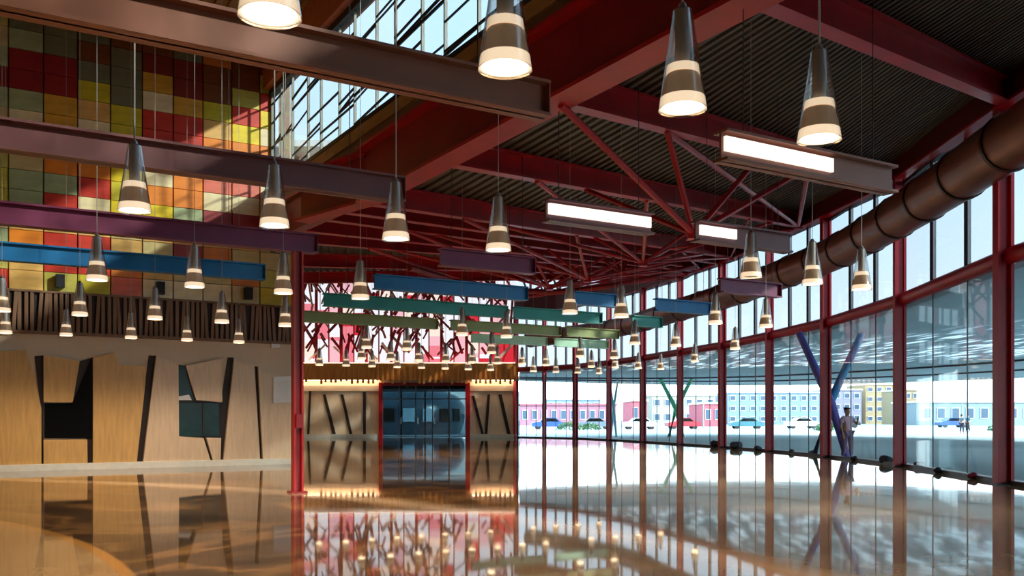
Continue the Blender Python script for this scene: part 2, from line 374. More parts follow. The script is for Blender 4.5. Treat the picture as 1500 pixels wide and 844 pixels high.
# ------------------------------------------------------------------ red girder
def seg(parent, name, a, b_, w, h, m): return MB().bar(a, b_, w, h).build(name, m, parent)
def ibeam(root, p0, p1, h, fw, m, tf=.045, tw=.04, mw=None):     # p0,p1 bottom centre
    p0 = Vector(p0); p1 = Vector(p1); U = Vector((0, 0, 1))
    seg(root, 'web', p0+U*h/2, p1+U*h/2, tw, h-.02, mw or m)
    seg(root, 'bottom_flange', p0+U*tf/2, p1+U*tf/2, fw, tf, m)
    seg(root, 'top_flange', p0+U*(h-tf/2), p1+U*(h-tf/2), fw, tf, m)
gr = thing('girder', 'deep dark red girder under the clerestory with a broad lower flange', 'beam', P(UC-.05, VB, 0))
def gl(parent, p): return Vector(p)-Vector(parent.location)
ibeam(gr, gl(gr, P(UC-.05, VB, 5.84)), gl(gr, P(UC-.05, 18.4, 5.84)), 1.17, .5, RED, tf=.06, mw=DRED)
g2 = thing('girder', 'shorter red girder end bending away above the red post', 'beam', P(UC-.05, 18.4, 0))
ibeam(g2, gl(g2, P(UC-.05, 18.4, 5.84)), gl(g2, P(6.85, 20.9, 5.84)), 1.1, .4, RED, tf=.06, mw=DRED)
g3 = thing('girder', 'far dark red girder running from the bend to the tile wall corner', 'beam', P(UC-.05, 18.4, 0))
ibeam(g3, gl(g3, P(UC+.02, 18.4, 5.95)), gl(g3, P(UC+.02, VL, 6.2)), .95, .3, DRED, tf=.06)

# ------------------------------------------------------------------ roof deck with ribs and roof beams
STA = [(P(UC, VB, 5.84), Vector((9.6, -.1, 7.0))), (P(UC, 3.4, 5.84), Vector((9.6, 9.5, 7.2)))]
for v, (px, py, Y, z) in zip((7.27, 11.1, 14.8, 18.4, 22.0, 25.3), ((1475, 0, 17.7, 7.3), (1300, 0, 25.8, 7.75), (1174, 0, 32.3, 7.95), (1075, 0, 38.8, 8.0), (1030, 0, 41.8, 8.03), (1008, 0, 43.3, 8.04))):
    STA.append((P(UC, v, 5.84 if v < 20 else 6.2), Vector(((px-CX)/F*Y, Y, z))))
STA += [(Vector((-8.9, 38.5, 6.9)), Vector((8.2, 44.5, 8.05)))]
EV = [q[1] for q in STA]+[Vector((7.0, 48.9, 8.1)), Vector((5.3, 53.5, 8.1)), Vector((3.0, 57.6, 8.1)), Vector((.3, YF+.2, 8.1))]
DEC = .48
rows = []
for i in range(len(STA)-1):
    m_ = 6
    for k_ in range(m_+(i == len(STA)-2)):
        q = k_/m_; rows.append((STA[i][0].lerp(STA[i+1][0], q), STA[i][1].lerp(STA[i+1][1], q)))
NR = 64; prof = []
for r_ in range(NR):
    for dx, dz in ((0, 0), (.45, 0), (.55, .05), (.9, .05)): prof.append(((r_+dx)/NR, dz))
prof.append((1, 0))
dv = []; df = []
for a, c_ in rows:
    for tt, dz in prof: dv.append(a.lerp(c_, tt)+Vector((0, 0, DEC+dz)))
NP = len(prof)
sk = []
for i in range(len(rows)-1):
    for j in range(NP-1):
        f_ = (i*NP+j, i*NP+j+1, (i+1)*NP+j+1, (i+1)*NP+j)
        df.append(f_)
deck = MB().add(dv, df).build('ceiling', DECKM); struct(deck, 'dark ribbed metal roof deck between red beams')
top = MB().add([q+Vector((0, 0, .3)) for q in dv], df).build('roof_covering', mat('roof_skin', rgb(150, 150, 150), .7), deck)
BV = BVHTree.FromPolygons([tuple(q) for q in dv], df+sk)
# beyond the end of the deck the roof steps up to a high far window
HZ = 12.2
struct(MB().box((XF0-.5, 37, HZ), (11, YF+.4, HZ+.25)).build('ceiling', WHITE), 'high pale roof beyond the end of the ribbed deck')
a, c_ = STA[-1]; struct(MB().prism([a+Vector((0, 0, DEC+.05)), c_+Vector((0, 0, DEC+.05)), Vector((c_.x, c_.y, HZ)), Vector((a.x, a.y, HZ))], (0, .2, 0)).build('wall_step', WHITE))
w2 = struct(thing('window_18', None, None, EV[-5]), 'high side window of pale panes above the far end of the glass wall')
for i in range(len(EV)-5, len(EV)-1):
    for k_ in range(3):
        p = EV[i].lerp(EV[i+1], k_/3)-EV[-5]; q = EV[i].lerp(EV[i+1], (k_+1)/3)-EV[-5]; o = Vector((0, 0, .95)); h_ = Vector((0, 0, HZ-p.z-EV[-5].z-.95)); hq = Vector((0, 0, HZ-q.z-EV[-5].z-.95))
        MB().prism([p+o, q+o, q+o+hq, p+o+h_], (.015, 0, 0)).build('pane', GL_UP, w2)
        MB().bar(p+o, p+o+h_, .12, .12).build('mullion', RED, w2)
        MB().bar(p+o+Vector((-.05, 0, .1)), q+o+Vector((-.05, 0, 2.4)), .09, .09).build('diagonal_bar', RED, w2)
        MB().bar(p+o+Vector((0, 0, 1.7)), q+o+Vector((0, 0, 1.7)), .1, .1).build('transom', RED, w2)

def roof_z(x, y, z=4.0):
    hit = BV.ray_cast(Vector((x, y, z)), Vector((0, 0, 1)))
    uu, _ = UV(Vector((x, y, 0)))
    if hit[0] is not None: return hit[0].z
    return HZ if y > 38 else 11.3 if uu < UC else 7.2
LB = ['red roof beam nearest the viewer, ending at the brown duct at upper right', 'red roof beam behind the first, crossing above the long lit hanging strip',
      'red roof beam third from the front, between the two strut clusters', 'red roof beam fourth from the front, its left end at the girder bend']
BS = STA[2:6]+[q for i in range(6, len(STA)) for q in (tuple(STA[i-1][k_].lerp(STA[i][k_], .5) for k_ in (0, 1)), STA[i])]
for i, (a, c_) in enumerate(BS):
    lab = LB[i] if i < 4 else 'far red roof beam deep in the hall, %s beyond the girder bend' % ORD[i-4]
    t_ = thing('roof_beam', lab, 'beam', a, 0, 'red roof beams')
    ibeam(t_, Vector((0, 0, 0)), c_-a, DEC, .26, RED, tf=.04)
# eave beam along the glass wall head
eb = thing('eave_beam', 'dark red eave beam following the curved top of the glass wall', 'beam', STA[2][1])
ev = EV
secs = []
for i, p in enumerate(ev):
    d = (ev[min(i+1, len(ev)-1)]-ev[max(i-1, 0)]); d.z = 0; d.normalize(); x = Vector((d.y, -d.x, 0))
    secs.append([p+x*a+Vector((0, 0, z))-STA[2][1] for a, z in ((-.22, .0), (.22, 0), (.22, .95), (-.22, .95))])
MB().strip(secs).build('fascia', mat('eave_paint', rgb(84, 14, 22), .5), eb)
secs = [[q+Vector((0, 0, 0)) for q in (s_[0]+Vector((0, 0, -.05)), s_[1]+Vector((0, 0, -.05)), s_[1], s_[0])] for s_ in secs]
MB().strip(secs).build('flange', RED, eb)

# bracing: rods and struts between the beams
def beam_at(i, q): return STA[i][0].lerp(STA[i][1], q)
def rods(name, label, pts, r, base):
    t_ = thing(name, label, 'brace', base, 0, 'roof bracing')
    for a, c_ in pts: MB().tube([Vector(a)-base, Vector(c_)-base], r, 6).build('rod', RED, t_)
    MB().box((-.12, -.12, -.1), (.12, .12, .1)).build('node_plate', RED, t_)
    return t_
# first cluster, in front of the second bay
N1 = on_y(1016, 343, 17.0)
rods('truss_strut', 'red strut cluster meeting just above the short lit strip', [(beam_at(3, .0), N1), (beam_at(3, .2), N1), (beam_at(4, .25), N1), (beam_at(3, .45), N1)], .055, N1)
N2 = STA[4][1]+Vector((-.2, -.3, .0))
rods('truss_strut', 'red diagonal brace cluster at the glass wall behind the longest lit strip', [(beam_at(3, .2), N2), (beam_at(3, .62), N2), (N1, beam_at(3, .62)), (N1, beam_at(4, .6))], .06, N2)
for i in range(4, 8):
    Nn = (beam_at(i, .5)+beam_at(i+1, .5))/2+Vector((0, 0, -1.1))
    rods('truss_strut', 'red fan of roof struts deep in the hall, '+['nearest', 'second', 'third', 'last'][i-4]+' along the middle line',
         [(beam_at(i, q), Nn) for q in (.15, .4, .62, .85)]+[(beam_at(i+1, q), Nn) for q in (.2, .45, .7, .85)], .05, Nn)
    a = beam_at(i, .75); c_ = STA[i+1][1]+Vector((-.2, -.2, 0))
    rods('truss_strut', 'red cross brace running to the glass wall head, '+['nearest', 'second', 'third', 'last'][i-4]+' of the far ones', [(a, c_), (beam_at(i+1, .7), STA[i][1]), (Nn, c_)], .045, c_)
for k_, (nx, ny, tops) in enumerate((((836), 418, ((787, 385), (812, 378), (823, 388), (852, 380), (876, 388))), (912, 401, ((893, 380), (905, 370), (923, 382), (935, 362))))):
    Nn = on_y(nx, ny, 37-4*k_); b_ = []
    for x, y in tops:
        d = on_y(x, y, 1)-Vector((0, 0, H)); q = 36-4*k_; b_.append((Nn, on_y(x, y, q)+Vector((0, 2.0, .3))))
    rods('truss_strut', 'red upright fan of thin struts before the high far window, '+['left', 'right'][k_]+' one', b_, .05, Nn)
# hanging arc tie under the skylight
ar = [on_y(x, y, Y) for x, y, Y in ((600, 392, 30), (660, 410, 33), (740, 424, 36), (800, 428, 37), (836, 427, 37), (900, 418, 37), (960, 406, 38), (1020, 388, 40))]
t_ = thing('tie_beam', 'dark red sagging tie beam below the fan struts', 'beam', ar[3])
MB().tube([p-ar[3] for p in ar], .11, 8).build('tie_bar', DRED, t_)

# ------------------------------------------------------------------ curved glass wall
TZ = 4.45
def eave_z(p):
    best = None
    for i in range(len(ev)-1):
        a, c_ = ev[i], ev[i+1]; ab = Vector((c_.x-a.x, c_.y-a.y)); q = max(0, min(1, Vector((p.x-a.x, p.y-a.y)).dot(ab)/ab.length_squared))
        pt = a.lerp(c_, q); d = (Vector((pt.x, pt.y))-Vector((p.x, p.y))).length
        if best is None or d < best[0]: best = (d, pt.z)
    return best[1]+.05
nw = 2
for i in range(len(POST)-1):
    a, c_ = POST[i], POST[i+1]; d = (c_-a).normalized(); nrm = Vector((d.y, -d.x, 0))
    w_ = struct(thing('window_%d' % nw, None, None, a), 'bay %d of the curved glass wall, clear panes below a red transom' % (nw-1)); nw += 1
    L = c_-a; zt = eave_z((a+c_)/2)
    for k_ in range(3):
        p0 = L*(k_/3); p1 = L*((k_+1)/3)
        for z0, z1, m in ((.1, TZ-.15, GL_LOW), (TZ+.15, zt, GL_UP)):
            MB().prism([p0+Vector((0, 0, z0)), p1+Vector((0, 0, z0)), p1+Vector((0, 0, z1)), p0+Vector((0, 0, z1))], nrm*.015).build('pane', m, w_)
        if k_:
            MB().bar(p0+Vector((0, 0, .1)), p0+Vector((0, 0, TZ)), .018, .03).build('glass_joint', JOINT, w_)
            MB().bar(p0+Vector((0, 0, TZ)), p0+Vector((0, 0, zt)), .09, .12).build('mullion', JOINT, w_)
    MB().tube([Vector((0, 0, TZ)), L+Vector((0, 0, TZ))], .17, 10).build('transom', MULL, w_, True)
    MB().bar(Vector((0, 0, .04)), L+Vector((0, 0, .04)), .12, .08).build('bottom_rail', JOINT, w_)
    MB().bar(Vector((0, 0, zt-.04)), L+Vector((0, 0, zt-.04)), .12, .1).build('top_rail', JOINT, w_)
PW = [.28, .28, .28, .27, .15, .23, .13, .22, .13, .22, .13, .22, .13, .2]
for i, p in enumerate(POST):
    w_ = PW[i]; zt = eave_z(p)
    j = max(0, min(len(POST)-2, i)); d = (POST[j+1]-POST[j]).normalized(); ang = math.atan2(d.y, d.x)
    kind = 'stout' if w_ > .18 else 'slender'
    t_ = thing('post', '%s red steel post of the glass wall, %s from the picture edge at right' % (kind, ORD[max(0, i-3)]) if i >= 3 else '%s red steel post of the glass wall outside the right picture edge' % ORD[2-i], 'post', p, ang, 'glass wall posts' )
    q = (p+Vector((0, 0, 0)))
    MB().box((-w_/2, -.02, 0), (w_/2, .04, zt)).build('flange', MULL, t_)
    MB().box((-w_/2, .24, 0), (w_/2, .28, zt)).build('flange', MULL, t_)
    MB().box((-.025, .04, 0), (.025, .24, zt)).build('web', MULL, t_)
    MB().box((-w_/2-.05, -.06, 0), (w_/2+.05, .32, .025)).build('base_plate', JOINT, t_)

# ------------------------------------------------------------------ far wall with entrance
_x0, _x1, _z = (560-CX)/F*YF, (683-CX)/F*YF, H+(HY-564)/F*YF
fw = struct(MB().prism([(XF0-.6, YF, 0), (_x0, YF, 0), (_x0, YF, _z), (_x1, YF, _z), (_x1, YF, 0), (.35, YF, 0), (.35, YF, 4.86), (XF0-.6, YF, 4.86)], (0, .4, 0)).build('wall_far', mat('far_wood', rgb(236, 208, 172), .45, var=.06, scale=2, stretch=(4, 4, .6))), 'far wall of pale wood panels around a glazed entrance')
def fx(x): return (x-CX)/F*YF
def fz(y): return H+(HY-y)/F*YF
def fpoly(pts, y0, y1): return MB().prism([Vector((fx(x), y0, fz(y))) for x, y in pts], (0, y1-y0, 0))
MB().box((XF0-.6, YF-.5, 3.75), (.35, YF, 4.86)).build('wood_band', WORANGE, fw)
sm2 = MB().box((-.07, -.1, 0), (.07, 0, 1)).mesh('slat', mat('slat_orange', rgb(226, 146, 66), .5))
x = XF0-.4
while x < .25:
    put('slat', sm2, fw, (x, YF-.5, 3.45+random.uniform(0, .3)), None, (1, 1, 1.0)); x += random.uniform(.26, .4)
FILL = mat('added_fill_strip', rgb(255, 232, 200), .4, emit=5.0, var=.02)  # glowing strips added to brighten the far wall and the lattice bars
for x0, x1 in ((XF0-.3, fx(556)), (fx(690), .2)): MB().box((x0, YF-.45, 3.735), (x1, YF-.08, 3.75)).build('added_fill_strip', FILL, fw)
MB().box((XF0-.3, YF-.48, 4.86), (.2, YF-.3, 4.89)).build('added_fill_strip', FILL, fw)
MB().box((XF0-.6, YF-.12, 3.05), (fx(556), YF, 3.4)).build('pale_rail', CREAM, fw)
MB().box((fx(686), YF-.12, 3.05), (.3, YF, 3.4)).build('pale_rail', CREAM, fw)
struct(MB().box((XF0-.6, YF-.2, 0), (fx(555), YF, .22)).build('baseboard_far', LEDGE))
struct(MB().box((fx(687), YF-.2, 0), (.33, YF, .22)).build('baseboard_far', LEDGE))
for pts in ([(453, 572), (456, 572), (453, 640), (450, 640)], [(473, 578), (477, 578), (493, 640), (488, 640)], [(499, 578), (503, 578), (517, 640), (513, 640)], [(532, 574), (536, 574), (536, 640), (532, 640)],
            [(691, 580), (695, 580), (709, 636), (705, 636)], [(714, 578), (718, 578), (714, 636), (710, 636)], [(730, 578), (735, 578), (748, 636), (743, 636)]):
    fpoly(pts, YF-.06, YF+.01).build('slit', BLACK, fw)
d1 = struct(thing('door_1', None, None, (fx(620), YF-.1, 0)), 'wide glazed entrance framed in red in the far wall')
ox = fx(620); dx0, dx1, dz = fx(560)-ox, fx(683)-ox, fz(564)
MB().box((dx0-.2, -.15, 0), (dx0+.05, .2, dz+.15)).build('jamb', RED, d1); MB().box((dx1-.05, -.15, 0), (dx1+.25, .2, dz+.15)).build('jamb', RED, d1)
MB().box((dx0, -.15, dz-.05), (dx1, .2, dz+.15)).build('lintel', DRED, d1)
nd = 5; ww = (dx1-dx0)/nd
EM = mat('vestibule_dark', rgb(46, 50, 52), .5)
for k_ in range(nd):
    MB().box((dx0+k_*ww+.03, -.02, .05), (dx0+(k_+1)*ww-.03, 0, 2.5)).build('pane', GL_DARK, d1)
    MB().box((dx0+k_*ww+.03, -.02, 2.56), (dx0+(k_+1)*ww-.03, 0, dz-.08)).build('pane', GL_DARK, d1)
    if k_: MB().box((dx0+k_*ww-.03, -.05, 0), (dx0+k_*ww+.03, .03, dz)).build('mullion', JOINT, d1)
    if k_ in (1, 2, 3): MB().tube([(dx0+k_*ww+.15, -.1, .9), (dx0+k_*ww+.15, -.1, 1.3)], .025, 6).build('handle', STEEL, d1)
MB().box((dx0, -.05, 2.49), (dx1, .03, 2.57)).build('transom', JOINT, d1)
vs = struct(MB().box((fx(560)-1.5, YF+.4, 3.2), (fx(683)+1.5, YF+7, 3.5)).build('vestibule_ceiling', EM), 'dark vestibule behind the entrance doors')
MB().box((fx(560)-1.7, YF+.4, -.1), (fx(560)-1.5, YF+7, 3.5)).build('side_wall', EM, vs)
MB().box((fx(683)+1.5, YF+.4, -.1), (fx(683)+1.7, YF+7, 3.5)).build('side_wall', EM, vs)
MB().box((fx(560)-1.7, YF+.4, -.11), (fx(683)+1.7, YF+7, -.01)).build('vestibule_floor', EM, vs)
for k_ in range(6):
    x = fx(560)-1.4+k_*1.75
    MB().box((x, YF+6.9, 0), (x+.12, YF+7, 3.2)).build('mullion', JOINT, vs)
    MB().box((x, YF+6.94, 0), (x+1.75, YF+6.96, 3.2)).build('pane', GL_DARK, vs)
# lattice window above the wood band
w_ = struct(thing('window_%d' % nw, None, None, (0, YF, 4.86)), 'upper window of the far wall behind a tangle of slanted red bars'); nw += 1
LX0, LX1, LH = XF0-.3, .3, 7.2
LG_ = [glass('lattice_glass_'+nm_, c_, .6) for nm_, c_ in (('clear', (.46, .44, .44, 1)), ('pink', (.46, .33, .34, 1)), ('rose', (.45, .22, .24, 1)), ('red', (.40, .08, .10, 1)), ('pale', (.48, .42, .38, 1)))]
for k_ in range(18):
    x0 = LX0+(LX1-LX0)*k_/18; x1 = LX0+(LX1-LX0)*(k_+1)/18
    zs = [0]+sorted(random.uniform(.3, LH-.3) for _ in range(6))+[LH]
    for z0, z1 in zip(zs, zs[1:]): MB().box((x0, .1, z0), (x1, .112, z1)).build('pane', random.choice((0, 0, 0, 1, 1, 2, 2, 3, 4)) and LG_[random.randrange(5)] or LG_[0], w_)
    q = .09 if k_ % 2 == 0 else .035
    MB().box((x0-q, -.02, 0), (x0+q, .12, LH)).build('mullion', RED, w_)
LBM = [RED, RED, mat('lattice_rose', rgb(206, 92, 96), .4), mat('lattice_pale', rgb(236, 206, 190), .5), MULL]
for k_ in range(240):
    x = random.uniform(LX0+.2, LX1-.2); z = random.uniform(.05, LH-.7); le = random.uniform(.5, 1.7); a = random.choice((1, -1))*random.uniform(.05, .9)
    p1 = Vector((min(LX1, max(LX0, x+math.sin(a)*le)), random.uniform(-.25, .05), min(LH, z+math.cos(a)*le)))
    MB().bar((x, p1.y, z), p1, random.uniform(.08, .2), .06, (0, 1, 0)).build('lattice_bar', random.choice(LBM), w_)
MB().box((LX0, -.08, -.06), (LX1, .15, .08)).build('sill', RED, w_)
MB().box((LX0, -.08, LH-.1), (LX1, .15, LH+.3)).build('head', DRED, w_)
# return wall behind the red post, running from tile wall end to far wall
a = P(8.1, VL+.3); c_ = Vector((XF0-.1, YF, 0)); d = (c_-a).normalized(); q = Vector((-d.y, d.x, 0))
struct(MB().prism([a, c_, c_+q*.3, a+q*.3], (0, 0, HZ)).build('wall_return', PL))
MB_ = MB().prism([P(UC, VL+.02, 5.8), P(8.15, VL+.02, 5.8), P(8.15, VL+.3, 5.8), P(UC, VL+.3, 5.8)], (0, 0, 1.4)); struct(MB_.build('wall_corner', PL))

# ------------------------------------------------------------------ duct along the glass wall
DP = [Vector((8.3, -.5, 6.3)), Vector((8.5, 5, 6.3)), Vector((8.75, 11, 6.3))]
DP += [on_z(x, y, 6.3) for x, y in ((1480, 208), (1400, 262), (1330, 308), (1270, 345), (1215, 374), (1140, 404), (1070, 431), (985, 457), (910, 479))]
DP += [Vector((3.4, 55.5, 6.3)), Vector((1.2, 58.5, 6.3))]
DUCT = mat('duct_brown', rgb(136, 96, 82), .34, .4, var=.2, scale=1.2)
DBAND = mat('duct_band', rgb(60, 40, 38), .4, .5)
dt = thing('duct', 'fat brown round air duct curving along the top of the glass wall', 'duct', DP[3])
fine_ = []
def cat(p0, p1, p2, p3, t_): return .5*((2*p1)+(p2-p0)*t_+(2*p0-5*p1+4*p2-p3)*t_*t_+(3*p1-p0-3*p2+p3)*t_**3)
for i in range(len(DP)-1):
    p0, p1, p2, p3 = DP[max(0, i-1)], DP[i], DP[i+1], DP[min(len(DP)-1, i+2)]
    for k_ in range(12): fine_.append(cat(p0, p1, p2, p3, k_/12))
fine_.append(DP[-1])
cur = [fine_[0]]; acc = 0
for i in range(1, len(fine_)):
    acc += (fine_[i]-fine_[i-1]).length; cur.append(fine_[i])
    if acc > 2.0 or i == len(fine_)-1:
        MB().tube([p-DP[3] for p in cur], .52, 20).build('duct_section', DUCT, dt, True)
        dd = (cur[-1]-cur[-2]).normalized()
        MB().tube([cur[-1]-dd*.05-DP[3], cur[-1]+dd*.05-DP[3]], .55, 20).build('joint_band', DBAND, dt, True)
        cur = [fine_[i]]; acc = 0

# ------------------------------------------------------------------ coloured hanging beams
ZB = 4.35
BEAMS = [
    ('brown', rgb(142, 86, 62), 7.45, [(-420, 798), (1055, 1305)]),
    ('mauve', rgb(116, 68, 66), 11.35, [(-260, 590), (799, 953), (1018, 1155)]),
    ('purple', rgb(122, 46, 78), 15.7, [(-160, 463), (644, 781), (1055, 1141)]),
    ('blue', rgb(24, 114, 168), 19.3, [(-120, 387), (548, 771), (840, 902), (960, 1040)]),
    ('teal', rgb(50, 150, 138), 22.9, [(474, 742), (752, 880), (926, 968)]),
    ('olive green', rgb(150, 158, 90), 27.0, [(444, 640), (660, 820), (830, 905)]),
    ('pale green', rgb(176, 214, 178), 31.0, [(690, 800), (812, 890)])]
SEGN = {0: ['long left', 'right'], 1: ['long left', 'middle', 'short right'], 2: ['long left', 'middle', 'short right'], 3: ['long left', 'middle', 'short pale', 'right'],
        4: ['left', 'middle', 'short right'], 5: ['left', 'middle', 'right'], 6: ['left', 'right']}
WHERE = {0: 'nearest in the hall', 1: 'second line from the front', 2: 'third line from the front', 3: 'fourth line from the front', 4: 'just beyond the blue line', 5: 'beyond the teal line', 6: 'farthest line'}
LIT = {(0, 1): (.0, .62), (1, 1): (.0, 1), (1, 2): (.02, .42)}
PANEL = mat('light_panel', rgb(255, 244, 236), .4, emit=.72, var=.02)
HANG = mat('hanger_steel', rgb(70, 60, 56), .5, .3)
rodm = MB().tube([(0, 0, 0), (0, 0, 1)], .006, 6).mesh('hanger_rod', HANG)
for bi, (cn, col, v, sg) in enumerate(BEAMS):
    m = mat('beam_'+cn.replace(' ', '_'), col, .38, .1, var=.12, scale=1.5)
    for si, (x0, x1) in enumerate(sg):
        def uat(x):
            r = (x-CX)/F; Y = v/(CU-SU*r); return CU*r*Y+SU*Y
        u0, u1 = uat(x0), uat(x1); u0 = max(u0, UW0+.05); L = u1-u0; hh = .17; zb = ZB-(.08 if (bi, si) == (0, 1) else 0)
        lab = '%s %s steel beam hanging %s' % (SEGN[bi][si], cn, WHERE[bi])
        if (bi, si) in LIT: lab = ['long hanging light strip at upper right with a white lit face', 'hanging light strip with a white face left of the first strut cluster', 'short hanging light strip with white left half before the glass wall'][(bi, si) == (1, 1) and 1 or (bi, si) == (1, 2) and 2 or 0]
        t_ = thing('hanging_beam' if (bi, si) not in LIT else 'light_strip', lab, 'beam' if (bi, si) not in LIT else 'lamp', P(u0, v, zb), TH, 'coloured hanging beams')
        MB().box((0, -.015, -hh), (L, .015, hh)).build('web', m, t_)
        MB().box((0, -.11, hh-.03), (L, .11, hh)).build('top_flange', m, t_)
        MB().box((0, -.11, -hh), (L, .11, -hh+.03)).build('bottom_flange', m, t_)
        if (bi, si) in LIT:
            q0, q1 = LIT[(bi, si)]; MB().box((L*q0+.03, -.06, -.06), (L*q1-.03, -.02, .10)).build('light_panel', PANEL, t_)
        else:
            k_ = 0
            MB().box((L-.012, -.1, -hh+.03), (L, .1, hh-.03)).build('stiffener', m, t_)
        for q in (.12, .88):
            p = P(u0+L*q, v, zb+hh); z = roof_z(p.x, p.y, zb+.3)
            o = put('hanger_rod', rodm, t_, (L*q, 0, hh)); o.scale = (1, 1, max(.2, z-p.z))
# red post under the purple beam
pc = on_z(435.5, 722, 0); pc.z = 0
t_ = thing('post', 'freestanding red post below the end of the long purple beam', 'post', pc, TH)
MB().box((-.085, -.085, 0), (-.05, .085, 4.17)).build('flange', RED, t_); MB().box((.05, -.085, 0), (.085, .085, 4.17)).build('flange', RED, t_)
MB().box((-.05, -.02, 0), (.05, .02, 4.17)).build('web', DRED, t_)
MB().box((-.14, -.14, 0), (.14, .14, .03)).build('base_plate', DRED, t_)
MB().box((-.06, -.14, 1.12), (.06, -.06, 1.36)).build('switch_box', DRED, t_)

# ------------------------------------------------------------------ pendants
ZP = 3.15
LG = MB().lathe([(.052, .60), (.056, .595), (.147, .0), (.142, .0), (.052, .588), (.047, .6), (.052, .6)], 28).mesh('glass_shade', GL_LAMP, True)
HOUS = mat('lamp_housing', rgb(196, 188, 180), .4, .1); COPP = mat('lamp_reflector', rgb(214, 176, 138), .4, .05, emit=.10); RIM = mat('lamp_ring', rgb(236, 210, 176), .35, emit=.85, var=.03)
LHs = MB().lathe([(0, .60), (.042, .6), (.046, .57), (.046, .26), (0, .255)], 20).mesh('lamp_housing', HOUS, True)
LR = MB().lathe([(.03, .262), (.075, .25), (.10, .20), (.122, .12), (.134, .05), (.128, .05), (.115, .12), (.09, .2), (.03, .25)], 28).mesh('reflector', COPP, True)
LC = MB().lathe([(.06, .212), (.100, .212), (.096, .262), (.06, .268), (.06, .212)], 28).mesh('collar', RIM, True)
LRI = MB().lathe([(.126, .012), (.1405, .012), (.133, .072), (.12, .072), (.126, .012)], 28).mesh('rim_ring', RIM, True)
LB_ = MB().lathe([(0, .032), (.1, .026), (.127, .036), (.127, .05), (0, .055)], 28).mesh('bulb_lens', mat('lamp_lens', (1, .80, .52, 1), .4, emit=9.0, var=.02), True)
LCO = MB().tube([(0, 0, 0), (0, 0, 1)], .008, 6).mesh('cord', mat('lamp_cord', rgb(186, 176, 166), .4, .3))
LCAP = MB().lathe([(0, .64), (.02, .64), (.03, .61), (.052, .60), (0, .598)], 16).mesh('top_cap', STEEL, True)
spot = bpy.data.lights.new('lamp_light', 'SPOT'); spot.energy = PENDANT_WATT; spot.color = (1, .84, .66); spot.spot_size = math.radians(140); spot.spot_blend = .9; spot.shadow_soft_size = .12
offspot = bpy.data.lights.new('lamp_light_dim', 'SPOT'); offspot.energy = 3
def pendant(x, y, label, group, lit=True):
    t_ = thing('pendant_lamp', label, 'lamp', (x, y, ZP), 0, group)
    put('glass_shade', LG, t_); put('lamp_housing', LHs, t_); put('reflector', LR, t_); put('collar', LC, t_)
    put('rim_ring', LRI, t_); put('top_cap', LCAP, t_)
    if lit: put('bulb_lens', LB_, t_); put('lamp_light', spot, t_, (0, 0, .005))
    else: put('bulb_lens', OFFM, t_)
    ck = 1 if y < 10 else .5; put('cord', LCO, t_, (0, 0, .63), None, (ck, ck, roof_z(x, y)-ZP-.63))
OFFM = LB_.copy(); OFFM.materials.clear(); OFFM.materials.append(mat('lens_off', rgb(120, 120, 110), .3))
ROWS = [
    (4.22, [395, 740, 1000, 1200], 'nearest row at the top', []),
    (8.85, [197, 402, 580, 730, 1100, 1190, 1262], 'row before the mauve beams', [1100]),
    (13.6, [142, 285, 415, 528, 835, 910, 1048, 1122], 'row before the purple beams', []),
    (18.45, [3, 117, 227, 325, 418, 677, 742, 930, 990, 1077], 'row before the blue beams', []),
    (23.2, [8, 97, 192, 274, 350, 537, 596, 720, 850, 900, 1018], 'row before the slatted band', [])]
for ri, (v, xs, where, off) in enumerate(ROWS):
    for i, x in enumerate(xs):
        r = (x-CX)/F; Y = v/(CU-SU*r); nm = 'second-to-last' if False else ('leftmost' if i == 0 else 'rightmost' if i == len(xs)-1 else ORD[i]+' from left')
        lab = 'clear glass cone pendant lamp, %s in the %s' % (nm, where)
        if x in off: lab = 'unlit dark glass cone pendant lamp left of two lit ones before the glass wall'
        pendant(r*Y, Y, lab, 'glass cone pendants', x not in off)
for ri, v in enumerate((27.6, 31.6)):
    us = [u for u in (11.0, 12.0, 13.0, 14.0, 15.0, 16.0, 17.0, 18.0, 20.0, 21.1, 22.2, 23.3) if -.215*P(u, v).y < P(u, v).x < 9.2]
    for i, u in enumerate(us):
        p = P(u, v); pendant(p.x, p.y, 'tiny glass pendant, %s in the %s row before the red lattice window' % ('leftmost' if i == 0 else 'rightmost' if i == len(us)-1 else ORD[i]+' from left', ['sixth', 'farthest'][ri]), 'far glass cone pendants')

# ------------------------------------------------------------------ outside: canopy
SOF = bpy.data.materials.new('canopy_soffit'); SOF.use_nodes = True
n = SOF.node_tree.nodes; l = SOF.node_tree.links; b = n['Principled BSDF']; b.inputs['Roughness'].default_value = .45
tl = n.new('ShaderNodeBsdfTranslucent'); ms = n.new('ShaderNodeMixShader'); ms.inputs[0].default_value = .6
l.new(b.outputs[0], ms.inputs[1]); l.new(tl.outputs[0], ms.inputs[2]); l.new(ms.outputs[0], n['Material Output'].inputs[0])
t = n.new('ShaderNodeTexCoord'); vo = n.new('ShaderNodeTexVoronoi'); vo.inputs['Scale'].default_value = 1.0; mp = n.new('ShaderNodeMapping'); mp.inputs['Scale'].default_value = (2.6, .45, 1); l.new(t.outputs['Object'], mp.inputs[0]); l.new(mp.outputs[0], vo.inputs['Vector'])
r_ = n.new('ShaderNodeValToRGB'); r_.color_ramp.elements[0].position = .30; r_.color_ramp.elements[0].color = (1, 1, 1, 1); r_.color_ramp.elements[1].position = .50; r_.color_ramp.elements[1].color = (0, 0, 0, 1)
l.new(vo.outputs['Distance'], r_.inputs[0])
sp = n.new('ShaderNodeSeparateXYZ'); l.new(t.outputs['Object'], sp.inputs[0])
